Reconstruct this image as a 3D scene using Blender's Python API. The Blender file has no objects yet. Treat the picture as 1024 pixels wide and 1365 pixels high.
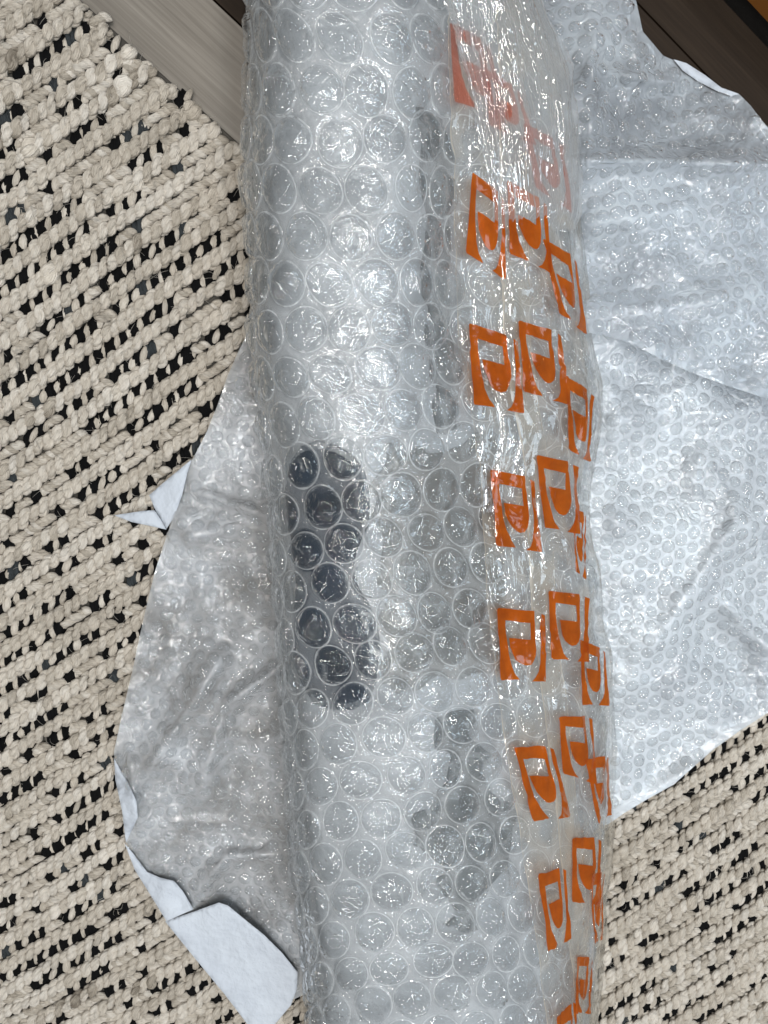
import bpy, math
import numpy as np
from mathutils import Vector, Matrix
from mathutils.geometry import delaunay_2d_cdt

scene = bpy.context.scene
rng = np.random.default_rng(7)

# ------------------------------------------------------------------ camera
W, Hh = 1024.0, 1365.0                     # photograph pixels
HALF = 0.662
F = (Hh / 2) / HALF                        # focal length in photo pixels
TX, TY = math.tan(math.radians(4.0)), -math.tan(math.radians(8.0))
fwd = np.array([TX, TY, -1.0]); fwd /= np.linalg.norm(fwd)
up = np.array([0, 1.0, 0]); up = up - fwd * up.dot(fwd); up /= np.linalg.norm(up)
right = np.cross(fwd, up)
CH = 0.565
CAM = np.array([-TX * CH, -TY * CH, CH])
cd = bpy.data.cameras.new("camera"); co = bpy.data.objects.new("camera", cd)
scene.collection.objects.link(co); scene.camera = co
R = Matrix((right, up, -fwd)).transposed()
co.matrix_world = Matrix.Translation(Vector(CAM)) @ R.to_4x4()
cd.sensor_fit = 'VERTICAL'; cd.sensor_height = 24.0; cd.lens = 12.0 / HALF
cd.clip_start = 0.01; cd.clip_end = 50

# ------------------------------------------------------------------ world, lamps, exposure
w = bpy.data.worlds.new("World"); scene.world = w; w.use_nodes = True
bg = w.node_tree.nodes["Background"]; bg.inputs[0].default_value = (0.86, 0.94, 1.0, 1); bg.inputs[1].default_value = 0.17
scene.view_settings.view_transform = 'Standard'; scene.view_settings.look = 'None'
scene.view_settings.exposure = 0.0; scene.view_settings.gamma = 1.0

def lamp(name, loc, target, size, power, color):
    l = bpy.data.lights.new(name, 'AREA'); l.shape = 'RECTANGLE'; l.size, l.size_y = size
    l.energy = power; l.color = color
    o = bpy.data.objects.new(name, l); scene.collection.objects.link(o)
    o.location = loc
    d = Vector(target) - Vector(loc); o.rotation_euler = d.to_track_quat('-Z', 'Y').to_euler()
for lx, ly, sx, sy, pw in ((0.05, 0.28, 0.10, 0.42, 15.5), (-0.55, -0.50, 0.12, 0.12, 6.2), (0.55, -0.55, 0.12, 0.12, 6.2),
                           (-0.60, 0.60, 0.12, 0.12, 5), (0.02, -0.85, 0.12, 0.12, 4.5), (-0.25, 0.02, 0.10, 0.10, 2.6), (0.75, 0.75, 0.12, 0.12, 5)):
    lamp("overhead_lamp", (lx, ly, 1.95), (lx * 0.5, ly * 0.5, 0), (sx, sy), pw, (1.0, 0.96, 0.905))
lamp("overhead_lamp", (0.42, -0.15, 1.95), (0.2, -0.1, 0), (0.2, 0.3), 13, (0.87, 0.945, 1.0))  # cool lamp added overhead to brighten the right-hand sheet
lamp("window_light", (1.15, 0.0, 1.6), (0.15, -0.05, 0), (0.5, 0.6), 6, (0.70, 0.86, 1.0))

cy = scene.cycles
cy.use_denoising = True
cy.transparent_max_bounces = 24; cy.max_bounces = 8; cy.transmission_bounces = 6
cy.caustics_reflective = False; cy.caustics_refractive = False
cy.sample_clamp_indirect = 4.0

# ------------------------------------------------------------------ maths helpers
def P(px, py, z):
    """photo pixel + height -> world point (vectorised)"""
    px, py, z = np.broadcast_arrays(np.asarray(px, float), np.asarray(py, float), np.asarray(z, float))
    d = ((px - W / 2) / F)[..., None] * right + ((Hh / 2 - py) / F)[..., None] * up + fwd
    t = (z - CAM[2]) / d[..., 2]
    return CAM + d * t[..., None]

def proj(p):
    q = np.asarray(p) - CAM
    zc = q @ fwd
    return W / 2 + F * (q @ right) / zc, Hh / 2 - F * (q @ up) / zc

def _hash(ix, iy, seed):
    n = (ix.astype(np.int64) * 374761393 + iy.astype(np.int64) * 668265263 + seed * 974634541) & 0xffffffff
    n = ((n ^ (n >> 13)) * 1274126177) & 0xffffffff
    n = (n ^ (n >> 16)) & 0xffffffff
    return n / 4294967295.0

def vn(x, y, seed=0):
    """value noise 0..1"""
    x, y = np.broadcast_arrays(np.asarray(x, float), np.asarray(y, float))
    ix, iy = np.floor(x), np.floor(y); fx, fy = x - ix, y - iy
    fx = fx * fx * fx * (fx * (fx * 6 - 15) + 10); fy = fy * fy * fy * (fy * (fy * 6 - 15) + 10)
    a = _hash(ix, iy, seed); b = _hash(ix + 1, iy, seed); c = _hash(ix, iy + 1, seed); d = _hash(ix + 1, iy + 1, seed)
    return (a * (1 - fx) + b * fx) * (1 - fy) + (c * (1 - fx) + d * fx) * fy

def fbm(x, y, seed=0, o=4):
    s, a, t = 0, 0.5, 0
    for k in range(o):
        s = s + a * vn(x * 2 ** k, y * 2 ** k, seed + k * 17); t += a; a *= 0.5
    return s / t

def ridge(x, y, seed=0, o=3):
    s, a, t = 0, 0.5, 0
    for k in range(o):
        s = s + a * (1 - np.abs(2 * vn(x * 2 ** k, y * 2 ** k, seed + k * 31) - 1)); t += a; a *= 0.5
    return s / t

def smooth(e0, e1, x):
    t = np.clip((np.asarray(x, float) - e0) / (e1 - e0), 0, 1); return t * t * (3 - 2 * t)

# ------------------------------------------------------------------ mesh helpers
def mesh(name, verts, faces, m, attrs=None, smooth_shade=True):
    verts = np.ascontiguousarray(verts, dtype=np.float32).reshape(-1, 3)
    me = bpy.data.meshes.new(name)
    if isinstance(faces, np.ndarray) and len(faces):
        n = faces.shape[1]
        me.vertices.add(len(verts)); me.vertices.foreach_set("co", verts.ravel())
        me.loops.add(faces.size); me.loops.foreach_set("vertex_index", faces.astype(np.int32).ravel())
        me.polygons.add(len(faces)); me.polygons.foreach_set("loop_start", np.arange(0, faces.size, n, dtype=np.int32))
        me.update(calc_edges=True)
    else:
        me.from_pydata(verts.tolist(), [], [list(f) for f in faces]); me.update()
    me.polygons.foreach_set("use_smooth", np.full(len(me.polygons), smooth_shade))
    for k, v in (attrs or {}).items():
        v = np.asarray(v, np.float32)
        if v.ndim == 1:
            a = me.attributes.new(k, 'FLOAT', 'POINT'); a.data.foreach_set("value", v)
        else:
            a = me.attributes.new(k, 'FLOAT_VECTOR', 'POINT'); a.data.foreach_set("vector", v.ravel())
    for mm in (m if isinstance(m, (list, tuple)) else [m]): me.materials.append(mm)
    return me

def obj(name, me, parent=None, **props):
    o = bpy.data.objects.new(name, me); scene.collection.objects.link(o)
    if parent is not None: o.parent = parent
    for k, v in props.items(): o[k] = v
    return o

def thing(name, label, cat, loc=(0, 0, 0), group=None):
    o = bpy.data.objects.new(name, None); scene.collection.objects.link(o)
    o.empty_display_size = 0.02
    o['label'] = label; o['category'] = cat
    if group: o['group'] = group
    return o

def grid_faces(nr, nc, wrap=False):
    i = np.arange(nr - 1)[:, None]; j = np.arange(nc if wrap else nc - 1)[None, :]
    j2 = (j + 1) % nc
    a = i * nc + j; b = i * nc + j2; c = (i + 1) * nc + j2; d = (i + 1) * nc + j
    return np.stack([a, b, c, d], -1).reshape(-1, 4)

def inside(poly, x, y):
    poly = np.asarray(poly, float); r = np.zeros(np.shape(x), bool); n = len(poly)
    for i in range(n):
        x0, y0 = poly[i]; x1, y1 = poly[(i + 1) % n]
        c = ((y0 > y) != (y1 > y))
        with np.errstate(divide='ignore', invalid='ignore'):
            xi = (x1 - x0) * (y - y0) / (y1 - y0 if y1 != y0 else 1e-9) + x0
        r ^= c & (x < xi)
    return r

def densify(poly, step):
    out = []
    for (a, b) in zip(poly, list(poly[1:]) + [poly[0]]):
        a, b = np.array(a, float), np.array(b, float)
        n = max(1, int(np.linalg.norm(b - a) / step))
        for k in range(n): out.append(a + (b - a) * k / n)
    return np.array(out)

def edge_dist(poly, x, y):
    poly = np.asarray(poly, float); best = np.full(np.shape(x), 1e9)
    for i in range(len(poly)):
        a = poly[i]; b = poly[(i + 1) % len(poly)]; d = b - a; L = d.dot(d) + 1e-12
        t = np.clip(((x - a[0]) * d[0] + (y - a[1]) * d[1]) / L, 0, 1)
        best = np.minimum(best, np.hypot(x - a[0] - t * d[0], y - a[1] - t * d[1]))
    return best

def tri_poly(poly, step, jitter=0.0, bstep=None):
    """triangulate a polygon with interior points -> (N,2) points, (M,3) tris"""
    b = densify(poly, bstep or step); mn, mx = b.min(0), b.max(0)
    gx, gy = np.meshgrid(np.arange(mn[0], mx[0], step), np.arange(mn[1], mx[1], step * 0.87))
    gx = gx + (np.arange(gx.shape[0]) % 2)[:, None] * step / 2
    gx, gy = gx.ravel(), gy.ravel()
    ok = inside(b, gx, gy) & (edge_dist(poly, gx, gy) > 0.45 * step)
    pts = [Vector(p) for p in b] + [Vector(p) for p in np.stack([gx[ok], gy[ok]], 1)]
    n = len(b)
    v, e, f, *_ = delaunay_2d_cdt(pts, [(i, (i + 1) % n) for i in range(n)], [list(range(n))], 1, 1e-6)
    return np.array([tuple(q) for q in v]), np.array([t for t in f if len(t) == 3], int)

# ------------------------------------------------------------------ material helpers
class NT:
    def __init__(s, name):
        s.m = bpy.data.materials.new(name); s.m.use_nodes = True; s.t = s.m.node_tree; s.t.nodes.clear()
        s.out = s.n('ShaderNodeOutputMaterial')
    def n(s, typ, **kw):
        o = s.t.nodes.new(typ)
        for k, v in kw.items(): setattr(o, k, v)
        return o
    def l(s, a, b): s.t.links.new(a, b)
    def val(s, sock, v):
        if hasattr(v, 'is_linked') or isinstance(v, bpy.types.NodeSocket): s.l(v, sock)
        else: sock.default_value = v
    def math(s, op, a, b=0.0, c=None, clamp=False):
        o = s.n('ShaderNodeMath', operation=op, use_clamp=clamp); s.val(o.inputs[0], a); s.val(o.inputs[1], b)
        if c is not None: s.val(o.inputs[2], c)
        return o.outputs[0]
    def noise(s, scale, vec=None, detail=4, rough=0.55, dist=0.0):
        o = s.n('ShaderNodeTexNoise'); o.inputs['Scale'].default_value = scale; o.inputs['Detail'].default_value = detail
        o.inputs['Roughness'].default_value = rough; o.inputs['Distortion'].default_value = dist
        if vec is not None: s.l(vec, o.inputs['Vector'])
        return o.outputs['Fac']
    def ramp(s, fac, stops):
        o = s.n('ShaderNodeValToRGB'); cr = o.color_ramp
        while len(cr.elements) < len(stops): cr.elements.new(0.5)
        for e, (p, c) in zip(cr.elements, stops):
            e.position = p; e.color = (*c, 1) if len(c) == 3 else c
        s.l(fac, o.inputs[0]); return o.outputs[0]
    def maprange(s, v, a, b, c, d):
        o = s.n('ShaderNodeMapRange'); s.val(o.inputs[0], v)
        for i, q in enumerate((a, b, c, d)): o.inputs[i + 1].default_value = q
        return o.outputs[0]
    def attr(s, name):
        o = s.n('ShaderNodeAttribute', attribute_name=name); return o
    def bump(s, h, strength, dist, normal=None):
        o = s.n('ShaderNodeBump'); o.inputs['Strength'].default_value = strength; o.inputs['Distance'].default_value = dist
        s.l(h, o.inputs['Height'])
        if normal is not None: s.l(normal, o.inputs['Normal'])
        return o.outputs[0]
    def mix(s, fac, a, b):
        o = s.n('ShaderNodeMixShader'); s.val(o.inputs[0], fac); s.l(a, o.inputs[1]); s.l(b, o.inputs[2]); return o.outputs[0]
    def add(s, a, b):
        o = s.n('ShaderNodeAddShader'); s.l(a, o.inputs[0]); s.l(b, o.inputs[1]); return o.outputs[0]
    def bsdf(s, kind, color=None, rough=None, normal=None):
        o = s.n('ShaderNodeBsdf' + kind)
        if color is not None: s.val(o.inputs['Color'], (*color, 1) if isinstance(color, tuple) and len(color) == 3 else color)
        if rough is not None and 'Roughness' in o.inputs: s.val(o.inputs['Roughness'], rough)
        if normal is not None and 'Normal' in o.inputs: s.l(normal, o.inputs['Normal'])
        return o.outputs[0]
    def principled(s, color, rough, normal=None, **kw):
        o = s.n('ShaderNodeBsdfPrincipled'); s.val(o.inputs['Base Color'], (*color, 1) if isinstance(color, tuple) else color)
        s.val(o.inputs['Roughness'], rough)
        if normal is not None: s.l(normal, o.inputs['Normal'])
        for k, v in kw.items(): s.val(o.inputs[k.replace('_', ' ')], v)
        return o.outputs[0]
    def fresnel(s, normal, ior=1.5):
        geo = s.n('ShaderNodeNewGeometry'); fr = s.n('ShaderNodeFresnel')
        s.l(s.maprange(geo.outputs['Backfacing'], 0.0, 1.0, ior, 1.0 / ior), fr.inputs['IOR'])
        s.l(normal, fr.inputs['Normal']); return fr.outputs[0]
    def done(s, sh): s.l(sh, s.out.inputs[0]); return s.m

def film_mat(name, haze, rim, gloss_rough, bump_scale, bump_dist, tint=(0.86, 0.89, 0.915), haze_attr=None, fres_ior=1.5, gain=1.0, clear=(0.97, 0.98, 0.985)):
    """thin clear plastic: transparent + milky scatter (more at grazing, where the path is longer) + Fresnel gloss"""
    t = NT(name)
    geo = t.n('ShaderNodeNewGeometry'); pos = geo.outputs['Position']
    n1 = t.noise(bump_scale, pos, 3, 0.6, 0.6)
    n2 = t.noise(bump_scale * 0.35, pos, 2, 0.5, 1.5)
    rg = t.math('ABSOLUTE', t.math('SUBTRACT', n2, 0.5))
    h = t.math('ADD', t.math('MULTIPLY', n1, 0.45), t.math('MULTIPLY', rg, 2.2))
    nb = t.bump(h, 1.0, bump_dist)
    lw = t.n('ShaderNodeLayerWeight'); lw.inputs['Blend'].default_value = 0.5
    graz = t.math('POWER', lw.outputs['Facing'], 3.0)
    hz = haze
    if haze_attr: hz = t.math('MULTIPLY', t.attr(haze_attr).outputs['Fac'], haze)
    fac = t.math('ADD', hz, t.math('MULTIPLY', graz, rim), clamp=True)
    milky = t.mix(0.5, t.bsdf('Diffuse', tint, normal=nb), t.bsdf('Translucent', tint))
    base = t.mix(fac, t.bsdf('Transparent', clear), milky)
    fg = t.math('MULTIPLY', t.fresnel(nb, fres_ior), gain, clamp=True)
    return t.done(t.mix(fg, base, t.bsdf('Glossy', (1, 1, 1), gloss_rough, nb)))

M_FILM = film_mat("film_sheet", 0.215, 0.55, 0.09, 200, 0.0014, haze_attr='haze', gain=1.2)
M_BUB = film_mat("film_bubble", 1.0, 0.5, 0.03, 130, 0.0046, haze_attr='haze', gain=1.6)
M_INNER = film_mat("film_inner_layer", 0.30, 0.4, 0.16, 160, 0.0018, haze_attr='haze', gain=0.6)
M_TAPE = film_mat("clear_tape", 0.17, 0.30, 0.06, 55, 0.0016, tint=(0.68, 0.61, 0.51), gain=0.95, haze_attr='haze')
M_GATHER = film_mat("gathered_film", 0.24, 0.9, 0.05, 70, 0.0012, tint=(0.80, 0.81, 0.82), gain=2.0)
M_SBUB = film_mat("small_bubble", 0.10, 1.3, 0.04, 320, 0.0026, gain=1.8)

def mat_core():
    t = NT("milky_inner_wrap"); pos = t.n('ShaderNodeNewGeometry').outputs['Position']
    n = t.noise(22, pos, 4); c = t.ramp(n, [(0.3, (0.20, 0.205, 0.215)), (0.7, (0.42, 0.43, 0.445))])
    nb = t.bump(t.noise(90, pos, 3), 0.6, 0.003)
    return t.done(t.principled(c, 0.5, nb, Specular_IOR_Level=0.12))
M_CORE = mat_core()

def mat_solid(name, c0, c1, scale, rough, bd=0.0008, spec=0.5):
    t = NT(name); pos = t.n('ShaderNodeNewGeometry').outputs['Position']
    n = t.noise(scale, pos, 4)
    return t.done(t.principled(t.ramp(n, [(0.3, c0), (0.7, c1)]), rough, t.bump(t.noise(scale * 4, pos, 3), 0.5, bd), Specular_IOR_Level=spec))
M_NAVY = mat_solid("navy_plastic", (0.0022, 0.008, 0.017), (0.006, 0.017, 0.034), 40, 0.35, 0.0006, 0.15)
M_GREY = mat_solid("grey_metal", (0.085, 0.083, 0.079), (0.19, 0.186, 0.178), 24, 0.3)
M_DGREY = mat_solid("dark_grey_metal", (0.045, 0.049, 0.051), (0.14, 0.145, 0.146), 30, 0.35)
M_PAPER = mat_solid("white_foam_paper", (0.40, 0.435, 0.49), (0.47, 0.51, 0.565), 35, 0.75, 0.004, 0.3)

def mat_orange():
    t = NT("orange_tape_print"); pos = t.n('ShaderNodeNewGeometry').outputs['Position']
    n = t.noise(60, pos, 3)
    c = t.ramp(n, [(0.3, (0.36, 0.066, 0.003)), (0.7, (0.47, 0.096, 0.005))])
    nb = t.bump(t.noise(60, pos, 3, 0.6, 0.6), 0.8, 0.0012)
    solid = t.mix(0.3, t.bsdf('Diffuse', c), t.bsdf('Translucent', c))
    base = t.mix(t.maprange(n, 0.3, 0.7, 0.54, 0.76), t.bsdf('Transparent', (0.92, 0.34, 0.07)), solid)
    return t.done(t.mix(t.math('MULTIPLY', t.fresnel(nb), 0.7), base, t.bsdf('Glossy', (1, 1, 1), 0.10, nb)))
M_ORANGE = mat_orange()
def mat_red():
    t = NT("faded_red_print")
    c = (0.50, 0.12, 0.07)
    return t.done(t.mix(0.46, t.bsdf('Transparent', (0.93, 0.68, 0.6)), t.mix(0.4, t.bsdf('Diffuse', c), t.bsdf('Translucent', c))))
M_RED = mat_red()

def mat_sheet(name, opac, c0, c1, rim=0.3):
    t = NT(name); pos = t.n('ShaderNodeNewGeometry').outputs['Position']
    n = t.noise(16, pos, 4, 0.6, 0.5)
    fine = t.noise(420, pos, 3, 0.7, 0.8); mid = t.noise(75, pos, 2, 0.5, 1.2)
    h = t.math('ADD', t.math('MULTIPLY', fine, 0.12), t.math('MULTIPLY', t.math('ABSOLUTE', t.math('SUBTRACT', mid, 0.5)), 2.2))
    nb = t.bump(h, 1.0, 0.0017)
    c = t.ramp(n, [(0.32, c0), (0.68, c1)])
    milky = t.mix(0.15, t.bsdf('Diffuse', c, normal=nb), t.bsdf('Translucent', c))
    op = t.maprange(n, 0.3, 0.7, opac - 0.08, min(1, opac + 0.12))
    base = t.mix(op, t.bsdf('Transparent', (0.95, 0.96, 0.97)), milky)
    fg = t.math('MULTIPLY', t.fresnel(nb), 1.25, clamp=True)
    return t.done(t.mix(fg, base, t.bsdf('Glossy', (1, 1, 1), 0.07, nb)))
M_SHEET_L = mat_sheet("small_bubble_film_grey", 0.55, (0.30, 0.30, 0.298), (0.70, 0.735, 0.785))
M_SHEET_R = mat_sheet("small_bubble_film_white", 0.86, (0.49, 0.535, 0.59), (0.68, 0.735, 0.79))
M_SHEET_T = mat_sheet("small_bubble_film_clear", 0.46, (0.44, 0.49, 0.55), (0.68, 0.75, 0.82))
M_BACK = mat_solid("foam_backing", (0.15, 0.14, 0.127), (0.30, 0.288, 0.272), 14, 0.8)

def mat_yarn(name, stops, rough, bump_d, spec=0.3):
    t = NT(name); fib = t.attr('fib').outputs['Vector']; tone = t.attr('tone').outputs['Fac']
    st = t.noise(1.0, fib, 3, 0.6)
    c = t.ramp(t.math('ADD', t.math('MULTIPLY', tone, 0.8), t.math('MULTIPLY', t.math('SUBTRACT', st, 0.5), 0.9)), stops)
    nb = t.bump(st, 1.0, bump_d)
    return t.done(t.principled(c, rough, nb, Specular_IOR_Level=spec))
M_YARN = mat_yarn("cream_jute_yarn", [(0.0, (0.17, 0.143, 0.112)), (0.22, (0.39, 0.345, 0.285)), (0.5, (0.58, 0.525, 0.45)), (0.8, (0.71, 0.665, 0.60))], 0.5, 0.0022, 0.45)
M_DARK = mat_yarn("black_yarn", [(0.0, (0.002, 0.002, 0.002)), (0.6, (0.005, 0.005, 0.006)), (0.9, (0.04, 0.046, 0.05))], 0.8, 0.0012, 0.1)
M_RUGBASE = mat_solid("rug_backing", (0.03, 0.027, 0.023), (0.06, 0.054, 0.045), 80, 0.9)

def mat_wood(name, stops, rough, dirv, grain=1.0, spec=0.35):
    t = NT(name); pos = t.n('ShaderNodeNewGeometry').outputs['Position']
    mp = t.n('ShaderNodeMapping'); mp.inputs['Rotation'].default_value = (0, 0, -math.atan2(dirv[1], dirv[0]))
    t.l(pos, mp.inputs[0])
    m2 = t.n('ShaderNodeMapping'); m2.inputs['Scale'].default_value = (9, 420, 1); t.l(mp.outputs[0], m2.inputs[0])
    m3 = t.n('ShaderNodeMapping'); m3.inputs['Scale'].default_value = (3, 34, 1); t.l(mp.outputs[0], m3.inputs[0])
    a = t.noise(1, m2.outputs[0], 4, 0.7); b = t.noise(1, m3.outputs[0], 4, 0.6, 0.8)
    f = t.math('ADD', t.math('MULTIPLY', a, 0.55), t.math('MULTIPLY', b, 0.45))
    return t.done(t.principled(t.ramp(f, stops), rough, t.bump(a, 0.25, 0.0006 * grain), Specular_IOR_Level=spec))

# ------------------------------------------------------------------ floor of laminate planks
e0 = P(115, 0, 0)[:2]; e1 = P(330, 195, 0)[:2]           # edge of the rug on the floor
s0 = P(846, 0, 0)[:2]; s1 = P(934, 92, 0)[:2]            # visible seam between two planks coloured dark for shade
pd = (s1 - s0) / np.linalg.norm(s1 - s0); pn = np.array([pd[1], -pd[0]])
if pn[0] > 0: pn = -pn                                   # pn points to the lower left
M_WLIGHT = mat_wood("grey_laminate", [(0.25, (0.075, 0.066, 0.055)), (0.5, (0.155, 0.139, 0.119)), (0.75, (0.25, 0.229, 0.20))], 0.4, pd)
M_WSHADE = mat_wood("shaded_grey_laminate", [(0.25, (0.010, 0.0065, 0.004)), (0.5, (0.019, 0.0125, 0.008)), (0.75, (0.036, 0.025, 0.016))], 0.55, pd, 1.0, 0.12)  # same grey laminate, the shade by the furniture put into its colour
M_AMBER = mat_wood("amber_wood", [(0.25, (0.16, 0.055, 0.012)), (0.5, (0.30, 0.115, 0.025)), (0.75, (0.42, 0.18, 0.045))], 0.35, pd)
M_BLACK = mat_solid("plain_black", (0.006, 0.006, 0.006), (0.012, 0.011, 0.01), 30, 0.6)
M_UNDER = mat_solid("subfloor", (0.06, 0.05, 0.045), (0.10, 0.085, 0.07), 20, 0.9)

def prism(name, poly, z0, z1, m, bev=0.0, parent=None, **kw):
    """bevelled upright slab from a world-space outline (counter-clockwise)"""
    poly = np.asarray(poly, float); n = len(poly)
    c = poly.mean(0)
    ins = poly + (c - poly) / np.linalg.norm(c - poly, axis=1)[:, None] * bev * 1.4
    V = np.concatenate([np.c_[poly, np.full(n, z0)], np.c_[poly, np.full(n, z1 - bev)], np.c_[ins, np.full(n, z1)]])
    Fc = [list(range(n))[::-1]]
    for k in range(n):
        k2 = (k + 1) % n
        Fc += [[k, k2, n + k2, n + k], [n + k, n + k2, 2 * n + k2, 2 * n + k]]
    Fc.append([2 * n + k for k in range(n)])
    return obj(name, mesh(name, V, Fc, m, smooth_shade=False), parent, **kw)

floor = obj("floor", mesh("floor", [(-3, -3, -0.012), (3, -3, -0.012), (3, 3, -0.012), (-3, 3, -0.012)], [[0, 1, 2, 3]], M_UNDER), kind='structure')
PW = 0.196
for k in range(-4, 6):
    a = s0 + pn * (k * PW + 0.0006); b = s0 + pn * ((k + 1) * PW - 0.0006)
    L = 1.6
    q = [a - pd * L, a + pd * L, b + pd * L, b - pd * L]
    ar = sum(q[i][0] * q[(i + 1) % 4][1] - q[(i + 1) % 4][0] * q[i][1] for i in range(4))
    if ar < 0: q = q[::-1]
    prism("plank", q, -0.010, 0.0, M_WLIGHT if k >= 1 else M_WSHADE, 0.0012, floor)

# furniture edge in the far corner
fb = thing("wooden_furniture", "amber brown wooden furniture corner over a black strip on the shaded planks", "furniture")
def strip(c0, wdt, z0, z1, m, name, bev):
    a = c0; b = c0 - pn * wdt
    q = [a - pd * 0.5, a + pd * 0.5, b + pd * 0.5, b - pd * 0.5]
    ar = sum(q[i][0] * q[(i + 1) % 4][1] - q[(i + 1) % 4][0] * q[i][1] for i in range(4))
    if ar < 0: q = q[::-1]
    return prism(name, q, z0, z1, m, bev, fb)
strip(P(964, 0, 0.0)[:2], 0.12, 0.0, 0.018, M_BLACK, "black_strip", 0.002)  # low black strip along the floor below the amber board
strip(P(996, 0, 0.018)[:2], 0.16, 0.0182, 0.060, M_AMBER, "wooden_board", 0.003)

# ------------------------------------------------------------------ rug: twisted rows, cross stitches, dark tufts
rug = thing("woven_rug", "chunky cream jute rug with black flecks lying on the wood floor", "rug")
ed = (e1 - e0) / np.linalg.norm(e1 - e0); en = np.array([ed[1], -ed[0]])
if en.dot(P(100, 800, 0)[:2] - e0) < 0: en = -en         # inward normal of the rug edge
TH = math.radians(33.0)
ru = np.array([math.cos(TH), math.sin(TH)]); rv = np.array([-math.sin(TH), math.cos(TH)])
PITCH, LST = 0.0175, 0.0152

def warp(u, v):
    """rows are not quite straight: returns the shifted v"""
    return v + 0.010 * (fbm(u * 5 + 3, v * 5, 11, 2) - 0.5) + 0.25 * (u + 0.18) ** 2 * smooth(0.15, -0.35, u) * 0.6

def visible(xy, m=0):
    p = np.c_[xy, np.full(len(xy), 0.008)]; x, y = proj(p)
    on = ((xy - e0) @ en) > 0.004
    inn = (x > -45) & (x < 1070) & (y > -45) & (y < 1410)
    show = (x < 455 - smooth(300, 900, y) * 20) | ((y > 890) & (x > 700))
    hid = (x > 345) & (y < 1250) & (x < 650)
    hid |= inside([(330, 560), (345, 900), (345, 1150), (250, 1130), (215, 1000), (262, 760)], x, y)
    return on & inn & show & ~hid

def yarn_tube(path, rad_a, rad_b, nrm, side, nseg, tone, key):
    """path (n,3), elliptical rings spanned by side and nrm"""
    n = len(path); ang = np.linspace(0, 2 * np.pi, nseg, endpoint=False)
    ring = (np.cos(ang)[None, :, None] * (side * rad_a[:, None])[:, None, :] + np.sin(ang)[None, :, None] * (nrm * rad_b[:, None])[:, None, :])
    V = path[:, None, :] + ring
    al = np.cumsum(np.r_[0, np.linalg.norm(np.diff(path, axis=0), axis=1)])
    tw = ang[None, :] + al[:, None] * 120
    fib = np.stack([np.cos(tw) * 4.5 + key * 13.7, np.sin(tw) * 4.5, np.broadcast_to(al[:, None] * 90, tw.shape)], -1)
    return V.reshape(-1, 3), grid_faces(n, nseg, True), fib.reshape(-1, 3), np.broadcast_to(tone[:, None], (n, nseg)).ravel()

def join(parts):
    V, Fc, A, T, o = [], [], [], [], 0
    for v, f, a, t in parts:
        V.append(v); Fc.append(f + o); A.append(a); T.append(t); o += len(v)
    return np.concatenate(V), np.concatenate(Fc), np.concatenate(A), np.concatenate(T)

# unit lozenge (a short plump stitch)
def lozenge(c, d, length, ra, rb, tone, key, n=7, seg=7, pw=0.62):
    d = d / np.linalg.norm(d); zz = np.array([0, 0, 1.0]); sd = np.cross(zz, d); sd /= np.linalg.norm(sd); nn = np.cross(d, sd)
    s = np.linspace(-1, 1, n); prof = np.maximum(1 - s ** 2, 0.02) ** pw
    path = c + d * (s * length / 2)[:, None] + nn * (-(s ** 2) * rb * 0.7)[:, None]
    return yarn_tube(path, ra * prof, rb * prof, np.tile(nn, (n, 1)), np.tile(sd, (n, 1)), seg, np.full(n, tone), key)

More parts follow.
